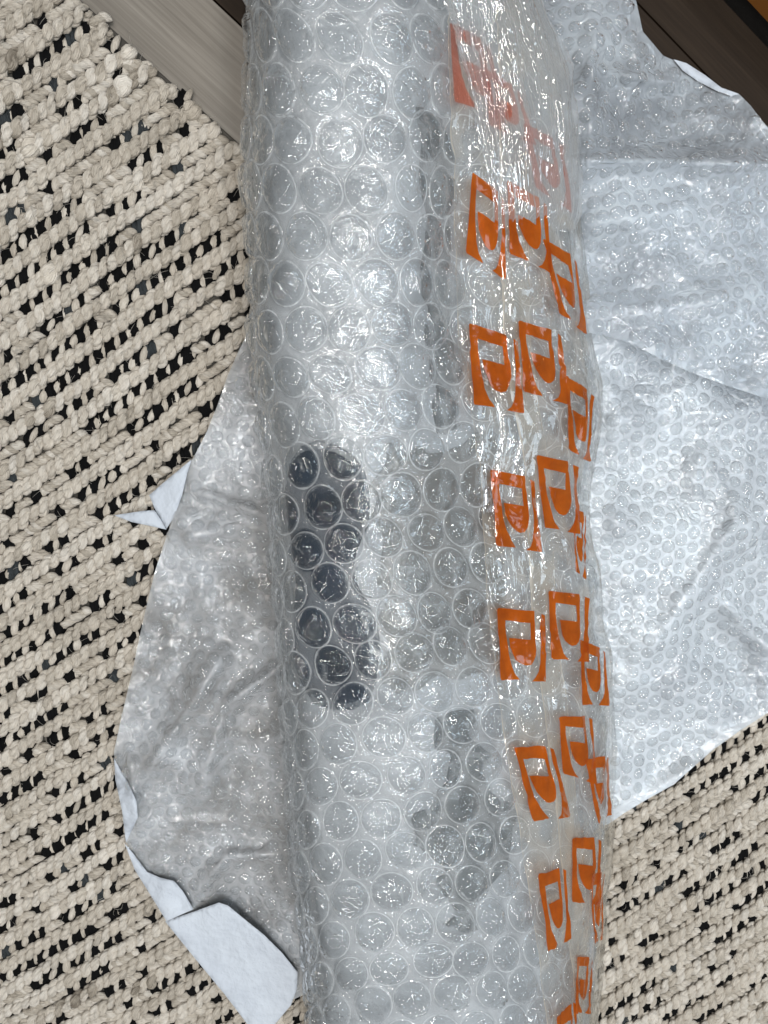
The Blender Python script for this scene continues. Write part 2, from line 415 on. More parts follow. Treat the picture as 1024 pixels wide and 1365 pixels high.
vmin, vmax, umin, umax = -0.52, 0.52, -0.55, 0.55
corners = np.array([P(x, y, 0)[:2] for x in (-60, 1090) for y in (-60, 1430)])
cu, cv = corners @ ru, corners @ rv
umin, umax, vmin, vmax = cu.min(), cu.max(), cv.min(), cv.max()
rows = np.arange(math.floor(vmin / PITCH), math.ceil(vmax / PITCH) + 1)
slubs = [(75, 200), (170, 112), (258, 150), (44, 205), (165, 68), (56, 360)]
slub_xy = np.array([P(a, b, 0.01)[:2] for a, b in slubs])
tufts = []
for ri in rows:
    parts = []; runs = []; spans = []; du = 0.00105
    u = np.arange(umin, umax, du)
    v0 = warp(u, ri * PITCH) + 0.0022 * (vn(u * 38, ri * 3.7, 5) - 0.5)
    xy = u[:, None] * ru + v0[:, None] * rv
    vis = visible(xy)
    idx = np.flatnonzero(np.diff(np.r_[0, vis.astype(int), 0])); segs = list(zip(idx[::2], idx[1::2]))
    ph0 = rng.uniform(0, 6.28)
    for (a, b) in segs:
        if b - a < 8: continue
        runs.append([]); spans.append((uu_ := u[a], u[b - 1]))
        uu = u[a:b]; vv = v0[a:b]
        phs = ph0 - 2 * np.pi * uu / LST + 1.5 * (vn(uu * 30, ri * 9.1, 3) - 0.5)
        sp = np.full(len(uu), 0.0)
        for q in slub_xy:
            sp = np.maximum(sp, np.exp(-(((xy[a:b] - q) ** 2).sum(1)) / 0.008 ** 2))
        for k in (0, 1):
            ph = phs + np.pi * k
            fat = 1 + 0.55 * (vn(uu * 90, ri * 5.3 + k * 50, 8) - 0.5) + 0.16 * np.sin(ph) + (0.9 * sp if k == 0 else 0)
            ro = 0.0027 * (1 + 0.5 * (vn(uu * 55, ri * 4.1 + k * 5, 18) - 0.5))
            cvv = vv + ro * np.cos(ph) * (1 - 0.5 * sp) + 0.0012 * (vn(uu * 70, ri * 8.3 + k * 9, 19) - 0.5)
            cz = 0.0068 + 0.0020 * np.sin(ph) + 0.0016 * (vn(uu * 60, ri * 2.3 + k, 9) - 0.5)
            core = np.c_[uu[:, None] * ru + cvv[:, None] * rv, cz]
            tan = np.gradient(core, axis=0); tan /= np.linalg.norm(tan, axis=1)[:, None]
            side = np.cross(np.array([0, 0, 1.0]), tan); side /= np.linalg.norm(side, axis=1)[:, None]; nrm = np.cross(tan, side)
            endf = np.minimum(1, np.minimum(np.arange(len(uu)), np.arange(len(uu))[::-1]) / 3 + 0.25)
            tone0 = 0.40 + 0.5 * vn(uu * 14, ri * 7.7 + k * 31, 21) - 0.36 * smooth(0.84, 0.95, vn(uu * 25, ri * 3.1 + k * 11, 77))
            for g in (0, 1):                                  # two plies in each strand
                pg = uu * 2 * np.pi / 0.0105 + np.pi * g + k + 2.5 * (vn(uu * 40, ri * 6.1 + k * 3, 23) - 0.5)
                pr = 0.00125 * fat
                path = core + side * (pr * np.cos(pg))[:, None] + nrm * (pr * 0.8 * np.sin(pg))[:, None]
                t2 = np.gradient(path, axis=0); t2 /= np.linalg.norm(t2, axis=1)[:, None]
                s2 = np.cross(np.array([0, 0, 1.0]), t2); s2 /= np.linalg.norm(s2, axis=1)[:, None]; n2 = np.cross(t2, s2)
                tone = tone0 + 0.22 * (vn(uu * 60, ri * 1.9 + k * 7 + g * 3, 29) - 0.5)
                runs[-1].append(yarn_tube(path, 0.00228 * fat * endf, 0.00212 * fat * endf, n2, s2, 7, tone, ri + k * 0.37 + g * 0.11))
    # cells of the gap above this row
    cells = np.arange(umin, umax, 0.0106) + vn(np.array(ri * 1.7), np.array(0.3), 2) * 0.01
    cj = cells + rng.uniform(-0.0010, 0.0010, len(cells))
    gv = 0.5 * (warp(cj, ri * PITCH) + warp(cj, (ri + 1) * PITCH))
    gxy = cj[:, None] * ru + gv[:, None] * rv
    gvis = visible(gxy)
    px, py = proj(np.c_[gxy, np.full(len(gxy), 0.008)])
    dens = 0.70 - 0.16 * smooth(420, 60, py) - 0.06 * smooth(700, 900, px) - 0.05 * smooth(1000, 1300, py)
    for c, (gx, gy), ok, dn in zip(cj, gxy, gvis, dens):
        if not ok or not spans: continue
        gaps = [max(p - c, c - q, 0) for p, q in spans]; parts = runs[int(np.argmin(gaps))]
        if min(gaps) > 0.004: continue
        nz = 0.62 * fbm(np.array(c * 26 + ri * 0.55), np.array(ri * 0.42), 41, 2) + 0.38 * _hash(np.array(round(c / 0.0106)), np.array(ri), 4)
        if nz < dn - 0.09:
            tufts.append((gx, gy, ri, rng.uniform(0.85, 1.15), rng.uniform(0.2, 0.7), nz > dn - 0.11))
            an = TH + math.radians(rng.uniform(24, 52)); o_ = 0.0050 + rng.normal(0, 0.0005)
            cc = np.array([gx + ru[0] * o_, gy + ru[1] * o_, 0.0058 + rng.uniform(-0.0008, 0.0010)])
            parts.append(lozenge(cc, np.array([math.cos(an), math.sin(an), rng.uniform(-.1, .1)]), rng.uniform(0.0125, 0.016), rng.uniform(0.0022, 0.0034), 0.0026, rng.uniform(0.35, 0.8), rng.uniform(0, 99)))
        else:
            for q in range(3):
                an = TH + math.radians(rng.uniform(-58, -28)); o_ = (q - 1) * 0.0036
                cc = np.array([gx + ru[0] * o_, gy + ru[1] * o_, 0.0068 + rng.uniform(-0.0008, 0.0012)])
                dr = np.array([math.cos(an), math.sin(an), rng.uniform(-0.15, 0.15)])
                parts.append(lozenge(cc, dr, rng.uniform(0.009, 0.012), rng.uniform(0.0022, 0.0031), 0.0027, rng.uniform(0.35, 0.9), rng.uniform(0, 99)))
    for parts in runs:
        V, Fc, A, T = join(parts)
        obj("twisted_row", mesh("twisted_row", V, Fc, M_YARN, {'fib': A, 'tone': T}), rug)

def tuft(gx, gy, sc, tone, key):
    parts = []
    for q in (-1, 0, 1):
        an = TH + math.radians(62 + rng.uniform(-12, 12))
        c = np.array([gx + ru[0] * q * 0.0029, gy + ru[1] * q * 0.0029, 0.0053 + rng.uniform(-0.0006, 0.0006)])
        parts.append(lozenge(c, np.array([math.cos(an), math.sin(an), 0.0]), 0.0138 * sc, 0.0024 * sc, 0.0026, tone, key + q, 6, 6, 0.4))
    return join(parts)
tx = np.array([t[:2] for t in tufts]); dcam = np.linalg.norm(np.c_[tx, np.zeros(len(tx))] - CAM, axis=1)
tpx, tpy = proj(np.c_[tx, np.full(len(tx), .005)])
infr = (tpx > 0) & (tpx < 1024) & (tpy > 0) & (tpy < 1365)
order = np.argsort(dcam + np.where(infr, 0, 10))
rest = []
for k, i in enumerate(order):
    gx, gy, ri, sc, tn, greyish = tufts[i]
    g = tuft(gx, gy, sc, 1.05 if greyish else tn * 0.7, float(i))
    if k < 300:
        V, Fc, A, T = g; obj("dark_tuft", mesh("dark_tuft", V, Fc, M_DARK, {'fib': A, 'tone': T}), rug)
    else: rest.append(g)
if rest:
    V, Fc, A, T = join(rest); obj("dark_tuft", mesh("dark_tuft", V, Fc, M_DARK, {'fib': A, 'tone': T}), rug, kind='stuff')
# loose fibres standing off the yarn
parts = []
for k in range(900):
    x, y = rng.uniform(-20, 430), rng.uniform(0, 1365)
    if k % 4 == 0: x, y = rng.uniform(800, 1024), rng.uniform(960, 1365)
    p = P(x, y, 0.0105)
    if not visible(p[None, :2])[0]: continue
    a = rng.uniform(0, 6.28); L = rng.uniform(0.004, 0.013); s = np.linspace(0, 1, 5)[:, None]
    d = np.array([math.cos(a), math.sin(a), 0]); b = np.array([-d[1], d[0], 0]) * rng.uniform(-.4, .4)
    path = p + d * L * s + b * L * s ** 2 + np.array([0, 0, 0.0028]) * np.sin(s * 3.0)
    n = len(path)
    parts.append(yarn_tube(path, np.full(n, 0.00013), np.full(n, 0.00013), np.tile([0, 0, 1.0], (n, 1)), np.tile(np.array([-d[1], d[0], 0]), (n, 1)), 3, np.full(n, 0.9), k))
V, Fc, A, T = join(parts); obj("loose_fibres", mesh("loose_fibres", V, Fc, M_YARN, {'fib': A, 'tone': T}), rug, kind='stuff')
q = [e0 + en * 0.003 - ed * 0.25, e0 + en * 0.003 + ed * 1.1, e0 + en * 1.2 + ed * 1.1, e0 + en * 1.2 - ed * 0.25]
ar = sum(q[i][0] * q[(i + 1) % 4][1] - q[(i + 1) % 4][0] * q[i][1] for i in range(4))
prism("rug_backing", q if ar > 0 else q[::-1], 0.0005, 0.0035, M_RUGBASE, 0.001, rug)

# ------------------------------------------------------------------ parcel envelope (outermost surface of the wrap)
# each station: photo row, then 14 key points (photo column, height) round the section, from the left edge over the top
ST = [
 (-190, [(345,.035),(330,.060),(342,.088),(385,.108),(455,.116),(535,.114),(585,.102),(622,.088),(665,.076),(700,.058),(712,.034),(690,.016),(540,.012),(370,.016)]),
 (0,    [(338,.032),(326,.058),(338,.088),(382,.109),(455,.117),(535,.114),(585,.101),(622,.086),(672,.074),(708,.056),(722,.034),(700,.016),(545,.012),(365,.015)]),
 (110,  [(338,.032),(326,.058),(340,.088),(384,.109),(458,.117),(537,.114),(586,.100),(624,.084),(690,.072),(742,.054),(756,.034),(735,.016),(550,.012),(365,.015)]),
 (300,  [(340,.032),(327,.058),(342,.088),(388,.109),(460,.116),(538,.112),(584,.098),(622,.081),(700,.069),(756,.052),(772,.033),(750,.015),(555,.012),(368,.015)]),
 (440,  [(345,.032),(332,.058),(346,.087),(392,.107),(465,.115),(540,.111),(588,.097),(628,.080),(708,.068),(768,.052),(786,.033),(765,.015),(560,.012),(370,.015)]),
 (560,  [(356,.032),(344,.056),(358,.085),(402,.105),(470,.113),(542,.109),(594,.096),(640,.080),(722,.068),(782,.053),(800,.034),(778,.015),(565,.012),(380,.015)]),
 (650,  [(366,.031),(355,.055),(368,.084),(412,.103),(478,.112),(545,.107),(598,.094),(648,.080),(716,.068),(766,.053),(783,.033),(765,.015),(570,.012),(390,.015)]),
 (760,  [(374,.031),(363,.054),(376,.082),(420,.101),(486,.110),(552,.106),(606,.094),(658,.080),(728,.067),(779,.052),(796,.033),(776,.015),(578,.012),(396,.015)]),
 (900,  [(384,.031),(373,.054),(386,.082),(430,.100),(498,.109),(566,.106),(622,.095),(676,.081),(744,.067),(795,.052),(812,.033),(792,.015),(588,.012),(405,.015)]),
 (1080, [(396,.031),(385,.054),(398,.082),(440,.100),(510,.109),(582,.107),(644,.097),(698,.082),(758,.067),(802,.051),(817,.032),(797,.015),(600,.012),(415,.015)]),
 (1230, [(408,.031),(398,.053),(410,.081),(450,.099),(522,.108),(600,.107),(664,.098),(714,.083),(762,.068),(794,.051),(806,.032),(788,.015),(605,.012),(428,.015)]),
 (1365, [(422,.030),(412,.052),(424,.080),(462,.098),(536,.107),(614,.106),(676,.097),(722,.083),(760,.067),(783,.050),(793,.031),(776,.015),(605,.012),(440,.015)]),
 (1580, [(440,.030),(430,.050),(442,.078),(480,.096),(550,.105),(624,.104),(682,.095),(724,.081),(756,.065),(774,.048),(782,.030),(766,.015),(605,.012),(455,.015)]),
]
NT_, NS_ = 260, 360
st_y = np.array([s[0] for s in ST], float); st_k = np.array([s[1] for s in ST], float)     # (n,14,2)
PY = np.linspace(-190, 1580, NT_)
def pchip(xs, ys, x):
    """smooth (Catmull-Rom) interpolation along axis 0"""
    i = np.clip(np.searchsorted(xs, x) - 1, 0, len(xs) - 2)
    h = (xs[i + 1] - xs[i]); t = ((x - xs[i]) / h).reshape(-1, *([1] * (ys.ndim - 1)))
    m = np.gradient(ys, xs, axis=0); hh = h.reshape(-1, *([1] * (ys.ndim - 1)))
    return (2*t**3-3*t**2+1)*ys[i] + (t**3-2*t**2+t)*hh*m[i] + (-2*t**3+3*t**2)*ys[i+1] + (t**3-t**2)*hh*m[i+1]
K = pchip(st_y, st_k, PY)                                   # (NT,14,2)
K[:, (0, 1, 2, 13), 0] -= 12; K[:, 3, 0] -= 7
K[:, :, 0] += 7 * (vn(PY[:, None] / 55, np.arange(14)[None, :] * 3.7, 61) - 0.5)
K[:, 2:10, 1] += 0.005 * (vn(PY[:, None] / 70, np.arange(8)[None, :] * 2.9, 62) - 0.5)
sub = 30
tt = np.arange(sub) / sub
sec = []
for k in range(14):
    p0, p1, p2, p3 = (K[:, (k + d) % 14] for d in (-1, 0, 1, 2))
    for t in tt:
        sec.append(0.5 * (2*p1 + (p2-p0)*t + (2*p0-5*p1+4*p2-p3)*t*t + (3*p1-p0-3*p2+p3)*t**3))
sec = np.stack(sec, 1)                                      # (NT, 420, 2)
Wd = P(sec[..., 0], PY[:, None], sec[..., 1])               # world
E = np.zeros((NT_, NS_ + 1, 3)); PER = np.zeros(NT_)
for i in range(NT_):
    q = np.concatenate([Wd[i], Wd[i][:1]]); al = np.r_[0, np.cumsum(np.linalg.norm(np.diff(q, axis=0), axis=1))]
    PER[i] = al[-1]; ss = np.linspace(0, al[-1], NS_ + 1)
    for c in range(3): E[i, :, c] = np.interp(ss, al, q[:, c])
E[:, -1] = E[:, 0]
ds = (np.roll(E[:, :-1], -1, 1) - np.roll(E[:, :-1], 1, 1)); dt = np.gradient(E[:, :-1], axis=0)
NR = np.cross(dt, ds); NR /= np.linalg.norm(NR, axis=2)[..., None]
if NR[NT_ // 2, NS_ // 3][2] < 0: NR = -NR
for _ in range(6): NR = NR + 0.5 * (np.roll(NR, 1, 1) + np.roll(NR, -1, 1))
NR /= np.linalg.norm(NR, axis=2)[..., None]
NR = np.concatenate([NR, NR[:, :1]], 1)
TLEN = np.r_[0, np.cumsum(np.linalg.norm(np.diff(E[:, NS_ // 3], axis=0), axis=1))]      # metres along the parcel

def look(arr, s, t):
    """bilinear lookup; s in 0..1 round the section, t in rows of PY"""
    s = np.asarray(s, float) % 1.0; t = np.clip(np.asarray(t, float), 0, NT_ - 1.001)
    fs = s * NS_; i0 = np.clip(fs.astype(int), 0, NS_ - 1); a = (fs - i0)[..., None]
    j0 = t.astype(int); b = (t - j0)[..., None]
    return ((arr[j0, i0] * (1 - a) + arr[j0, i0 + 1] * a) * (1 - b) + (arr[j0 + 1, i0] * (1 - a) + arr[j0 + 1, i0 + 1] * a) * b)
def surf(s, t, off): 
    return look(E, s, t) + look(NR, s, t) * np.asarray(off)[..., None]
EPX, EPY = proj(E)                                          # image positions of the envelope
TOPS = slice(int(NS_ * 0.02), int(NS_ * 0.72))
def st_at(px, py):
    """(s,t) of the upper surface seen at a photo pixel"""
    px = np.asarray(px, float); py = np.asarray(py, float)
    t = (py - PY[0]) / (PY[1] - PY[0]); j = np.clip(np.round(t).astype(int), 0, NT_ - 1)
    s = np.empty(px.shape)
    for k in np.ndindex(px.shape):
        row = EPX[j[k]]; lo = int(np.argmin(row)); hi = int(np.argmax(row))
        seg = row[lo:hi + 1] if lo < hi else row[:hi + 1]; base = lo if lo < hi else 0
        s[k] = (base + np.interp(px[k], np.maximum.accumulate(seg), np.arange(len(seg)))) / NS_
    return s, t
RT = lambda t: np.interp(t, np.arange(NT_), PER)
tl2t = lambda l: np.interp(l, TLEN, np.arange(NT_))

parcel = thing("wrapped_parcel", "long parcel rolled in clear large-bubble wrap with orange printed tape down its right side", "parcel")
FILM = -0.0075

# --- large bubbles: lattice laid out on the unrolled wrap
BR = 0.0134; CA, CB = 0.0292, 0.0268
l0 = np.interp(44 , PY, TLEN)
def tape_edge(py):                                           # left border of the printed tape (photo column)
    return np.interp(py, [-190, 150, 350, 470, 620, 800, 1000, 1160, 1365, 1580], [596, 606, 612, 616, 643, 652, 676, 704, 733, 750])
centres = []
for r in range(-4, 28):
    lb = l0 + r * CB
    t = float(tl2t(lb)); py = PY[0] + t * (PY[1] - PY[0])
    if py < -60 or py > 1440: continue
    sref, _ = st_at(np.array([453 + (py - 44) * 0.06]), np.array([py])); sref = sref[0]
    sl = 0.14 * smooth(350, 620, py)
    for j in range(-6, 10):
        a = (j + (0.5 if r % 2 else 0.0) - (0.12 if r % 4 in (2, 3) else 0)) * CA + rng.normal(0, 0.0009)
        tc = float(tl2t(lb - sl * a + rng.normal(0, 0.0009)))
        s = sref + a / float(RT(tc))
        if s < -0.02 or s > 0.74: continue
        centres.append((s, tc))
centres = np.array(centres)
cpos = surf(centres[:, 0], centres[:, 1], np.full(len(centres), FILM))
cnx, cny = proj(cpos)
ftape = smooth(-14, 22, cnx - tape_edge(cny))               # 1 under the tape

NRG, NSG = 17, 48
rho = np.r_[np.linspace(0, 0.80, 9), 0.87, 0.92, 0.96, 0.985, 1.0, 1.025, 1.045, 1.075]
ang = np.linspace(0, 2 * np.pi, NSG, endpoint=False)
bubf = np.concatenate([grid_faces(NRG, NSG, True)])
bub_me = []
bhaze = np.full(NRG, 0.014); bhaze[-6:] = (0.05, 0.16, 0.45, 0.55, 0.35, 0.10)   # welded rim is whiter
sc_t = np.gradient(TLEN)
for k, (s, t) in enumerate(centres):
    rx = BR * rng.uniform(0.93, 1.06); ry = BR * rng.uniform(0.93, 1.05); rot = rng.uniform(0, 6.28)
    x = rho[:, None] * np.cos(ang) ; y = rho[:, None] * np.sin(ang)
    lim = 1 - 0.6 * smooth(378, 335, cnx[k] - (cny[k] - 100) * 0.06)     # squeezed flat along the left limb
    HB = (0.0074 * rng.uniform(0.8, 1.05)) * (1 - 0.42 * ftape[k]) * (0.35 + 0.65 * lim)
    popped = rng.uniform() < 0.14
    if popped: HB *= 0.4
    base = np.clip(1 - rho ** 3.4, 0, None) ** 0.55
    base[-3:] = 0.0
    xr, yr = x * math.cos(rot) - y * math.sin(rot), x * math.sin(rot) + y * math.cos(rot)
    mask = np.clip(1 - rho ** 5, 0, 1)[:, None]
    wr = (ridge(xr * 1.6 + k * 7.3, yr * 1.6, 91, 3) - 0.6) * 0.0040 + (ridge(xr * 3.2 + k * 3.1, yr * 2.2, 93, 2) - 0.6) * 0.0024
    dent = -0.0022 * rng.uniform(0, 1) * np.exp(-(((x - rng.uniform(-.3, .3)) ** 2 + (y - rng.uniform(-.3, .3)) ** 2) / 0.22))
    h = HB * base[:, None] + mask * (wr * (1.3 if popped else rng.uniform(0.35, 1.3)) * (1 - 0.4 * ftape[k]) + dent) * lim + 0.0004
    h[-3] = 0.0008; h[-2] = 0.0008; h[-1] = 0.0001
    h[0] = h[0].mean()
    S = s + x * rx / float(RT(t)); T = t + y * ry / sc_t[int(np.clip(t, 0, NT_ - 1))]
    V = surf(S, T, FILM + h)
    bub_me.append(mesh("bubble", V.reshape(-1, 3), bubf, M_BUB, {'haze': np.repeat(bhaze, NSG)}))

# --- the film between the bubbles
fs, ft = 420, 560
Sg = np.linspace(0, 1, fs + 1)[:-1]; Tg = np.linspace(4, NT_ - 5, ft)
SS, TT = np.meshgrid(Sg, Tg)
V = surf(SS, TT, np.zeros(SS.shape)).reshape(-1, 3)
dmin = np.full(len(V), 1e9)
cpe = surf(centres[:, 0], centres[:, 1], np.zeros(len(centres)))
for c in cpe: dmin = np.minimum(dmin, ((V - c) ** 2).sum(1))
dmin = np.sqrt(dmin)
hz = 0.06 + 0.94 * smooth(BR * 0.96, BR * 1.06, dmin)
px_, py_ = proj(V)
off = FILM + 0.0011 * (fbm(SS * 60, TT / 6, 71, 3).ravel() - 0.5) + 0.0012 * smooth(BR * 1.02, BR * 1.25, dmin)
V = surf(SS, TT, off.reshape(SS.shape)).reshape(-1, 3)
film = obj("bubble_film", mesh("bubble_film", V, grid_faces(ft, fs, True), M_FILM, {'haze': hz}), parcel)
for me in bub_me: obj("bubble", me, film)

# --- inner layer (the turn of wrap underneath, its bubbles showing as soft rings) and milky core
fs, ft = 300, 400
Sg = np.linspace(0, 1, fs + 1)[:-1]; Tg = np.linspace(5, NT_ - 6, ft); SS, TT = np.meshgrid(Sg, Tg)
V = surf(SS, TT, -0.0118 + 0.0016 * (fbm(SS * 40, TT / 8, 79, 2) - 0.5)).reshape(-1, 3)
cin = surf(centres[:, 0] + 0.036, centres[:, 1] + 2.1, np.full(len(centres), -0.0118)); dmin = np.full(len(V), 1e9)
for c in cin: dmin = np.minimum(dmin, ((V - c) ** 2).sum(1))
dmin = np.sqrt(dmin)
hzi = 0.40 + 0.5 * smooth(BR * 0.92, BR * 1.08, dmin) + 0.5 * np.exp(-((dmin - BR) / 0.0012) ** 2) * vn(V[:, 0] * 90, V[:, 1] * 90, 6)
obj("inner_layer", mesh("inner_layer", V, grid_faces(ft, fs, True), M_INNER, {'haze': hzi}), parcel)
fs, ft = 150, 220
Sg = np.linspace(0, 1, fs + 1)[:-1]; Tg = np.linspace(5, NT_ - 6, ft); SS, TT = np.meshgrid(Sg, Tg)
V = surf(SS, TT, -0.0185 + 0.003 * (fbm(SS * 14, TT / 22, 77, 3) - 0.5))
Fc = grid_faces(ft, fs, True)
caps = [list(range(fs)), list(range((ft - 1) * fs, ft * fs))]
me = mesh("inner_wrap", V.reshape(-1, 3), [list(f) for f in Fc] + [caps[0], caps[1][::-1]], M_CORE)
obj("inner_wrap", me, parcel)

# --- things seen inside the wrap
def content(name, label, cat, poly, m, hi, lo, step=7, sink=0.0, rough=0):
    if rough:                                               # torn-looking, uneven outline
        b = densify(poly, step); poly = [tuple(p) for p in b + rough * (np.stack([vn(b[:, 0] / 26, b[:, 1] / 26, 5), vn(b[:, 0] / 26, b[:, 1] / 26, 6)], 1) - 0.5)]
    p2, tr = tri_poly(poly, step)
    d = np.clip(edge_dist(poly, p2[:, 0], p2[:, 1]) / 26.0, 0, 1)
    aim = p2.copy()
    for _ in range(4):
        s, t = st_at(aim[:, 0], aim[:, 1]); qx, qy = proj(surf(s, t, np.full(len(s), hi)))
        aim = aim + np.stack([p2[:, 0] - qx, p2[:, 1] - qy], 1) * 0.8
    s, t = st_at(aim[:, 0], aim[:, 1])
    hv = hi - sink * smooth(720, 800, p2[:, 1])
    top = surf(s, t, lo + (hv - lo) * np.sqrt(1 - (1 - d) ** 2))
    bot = surf(s, t, np.full(len(s), lo - 0.004))
    n = len(p2); nb = len(densify(poly, step))
    side = [[i, (i + 1) % nb, n + (i + 1) % nb, n + i] for i in range(nb)]
    me = mesh(name, np.concatenate([top, bot]), [list(f) for f in tr] + [list(f[::-1] + n) for f in tr] + side, m)
    o = obj(name, me); o['label'] = label; o['category'] = cat
    return o
content("dark_fitting", "dark navy two-lobed piece seen through the bubbles left of centre", "fitting",
  [(392,598),(419,590),(450,596),(472,609),(488,630),(494,655),(496,682),(492,706),(482,722),(474,742),(470,764),(478,790),(490,808),(502,834),(507,862),(506,890),(500,919),(490,943),(468,952),(441,950),(410,940),(388,908),(377,880),(375,841),(380,809),(384,785),(380,745),(376,715),(371,690),(369,655),(376,618)], M_NAVY, -0.0098, -0.0160, sink=0.0015)
content("grey_panel", "grey metal panel showing faintly through the bubbles right of the navy piece", "panel",
  [(506,604),(600,590),(665,586),(682,700),(686,890),(600,915),(514,930),(510,800),(505,700)], M_GREY, -0.0119, -0.0170, 9, rough=34)
content("metal_strip", "long dark grey strip showing through the bubbles beside the upper tape", "strip",
  [(568,140),(600,152),(612,210),(610,300),(608,420),(618,500),(622,575),(592,572),(586,480),(576,420),(582,330),(572,250)], M_DGREY, -0.0119, -0.0170, 8, rough=14)
content("metal_bracket", "dark grey bracket showing through the bubbles near the lower tape", "bracket",
  [(598,968),(640,962),(654,1040),(690,1096),(692,1168),(654,1182),(642,1236),(596,1246),(600,1180),(558,1136),(566,1084),(604,1040)], M_DGREY, -0.0119, -0.0170, 9, rough=30)

# --- printed tape
def tape_strip(xl, xr_s, off, seed, name="tape"):
    """xl: photo column of the left border per row; xr_s: number or function for the right border (s value if <1)"""
    n, m = 300, 70
    Ty = np.linspace(6, NT_ - 8, n); py = PY[0] + Ty * (PY[1] - PY[0])
    sl, _ = st_at(xl(py), py)
    if callable(xr_s): sr, _ = st_at(xr_s(py), py)
    else: sr = np.full(n, xr_s)
    u = np.linspace(0, 1, m)
    S = sl[:, None] + (sr - sl)[:, None] * u; T = np.broadcast_to(Ty[:, None], S.shape)
    wr = tape_wr(S, T)
    edge = np.minimum(u, 1 - u)[None, :] * 12
    hz_ = 0.45 + 1.2 * smooth(0.42, 0.7, fbm(S * 60, T / 5, seed * 7, 3)) + 2.2 * np.exp(-(np.minimum(u, 1 - u)[None, :] / 0.012) ** 2)
    V = surf(S, T, off + wr - 0.0012 * np.exp(-edge))
    return obj(name, mesh(name, V.reshape(-1, 3), grid_faces(n, m), M_TAPE, {'haze': hz_.ravel()}), parcel)
def tape_wr(S, T):
    py = PY[0] + T * (PY[1] - PY[0])
    w1 = ridge(S * 85, py / 150, 33, 2) - 0.62
    w2 = ridge(S * 40 + py / 300, py / 60, 35, 2) - 0.62
    return 0.0024 * w1 + 0.0022 * w2 + 0.0012 * (ridge(S * 150 + py / 90, py / 220, 37, 2) - 0.62)
edge_b = lambda py: tape_edge(py) + np.interp(py, [0, 300, 1000, 1300], [62, 58, 56, 40])
tA = tape_strip(tape_edge, lambda py: tape_edge(py) + np.interp(py, [0, 300, 1000, 1300], [98, 96, 88, 66]), -0.0010, 1)
tB = tape_strip(edge_b, 0.66, 0.0004, 2)

ga = [(0,.03),(.03,0),(.40,0),(.785,0),(.79,.18),(.80,.36),(.80,.55),(.775,.64),(.73,.71),(.66,.76),(.57,.78),(.47,.765),(.38,.71),(.31,.63),(.26,.53),(.235,.41),(.70,.41),(.695,.29),(.69,.175),(.17,.165),(.165,.30),(.175,.45),(.20,.62),(.25,.77),(.34,.90),(.44,.985),(.02,1.0),(0,.97),(0,.5)]
gb = [(.92,.03),(1.0,.05),(1.0,.3),(1.0,.6),(1.01,.97),(.99,1.0),(.66,1.0),(.76,.945),(.83,.86),(.88,.72),(.905,.5),(.90,.25)]
GA, GB = tri_poly(ga, 0.085, bstep=0.06), tri_poly(gb, 0.085, bstep=0.06)
marks = [ # four corners in the photo: top left, top right, bottom right, bottom left
 (tA, [(629,229),(673,262),(675,372),(621,337)]), (tA, [(626,430),(689,450),(699,551),(632,539)]),
 (tA, [(654,626),(712,637),(722,736),(663,728)]), (tA, [(662,810),(727,816),(729,909),(668,907)]),
 (tA, [(685,996),(737,994),(761,1089),(711,1095)]), (tA, [(717,1165),(755,1156),(762,1252),(732,1270)]),
 (tA, [(743,1357),(767,1332),(772,1440),(752,1462)]),
 (tB, [(674,240),(727,270),(735,365),(679,338)]), (tB, [(689,427),(747,443),(757,540),(697,522)]),
 (tB, [(713,606),(767,617),(772,712),(724,703)]), (tB, [(729,787),(782,793),(784,882),(734,878)]),
 (tB, [(743,954),(789,954),(794,1045),(749,1030)]), (tB, [(762,1116),(798,1115),(798,1205),(762,1202)]),
 (tB, [(766,1274),(788,1274),(785,1350),(766,1350)]),
 (tB, [(722,318),(766,345),(782,446),(743,415)]), (tB, [(752,500),(790,525),(786,616),(758,600)]),
 (tB, [(763,678),(778,684),(778,772),(766,762)]), (tB, [(772,852),(804,866),(808,940),(775,940)]),
 (tB, [(778,1011),(811,1006),(812,1085),(796,1097)]), (tB, [(785,1165),(804,1160),(800,1250),(790,1257)]),
]
def mark(quad, parent, m, off):
    q = np.array(quad, float); vs, fc, o = [], [], 0
    for p2, tr in (GA, GB):
        u, v = p2[:, 0:1], p2[:, 1:2]
        xy = q[0] * (1 - u) * (1 - v) + q[1] * u * (1 - v) + q[2] * u * v + q[3] * (1 - u) * v
        s, t = st_at(xy[:, 0], xy[:, 1])
        vs.append(surf(s, t, off + tape_wr(s, t))); fc.append(tr + o); o += len(p2)
    return obj("glass_mark", mesh("glass_mark", np.concatenate(vs), np.concatenate(fc), m), parent)
for par, q in marks: mark(q, par, M_ORANGE, -0.0002 if par is tA else 0.0012)

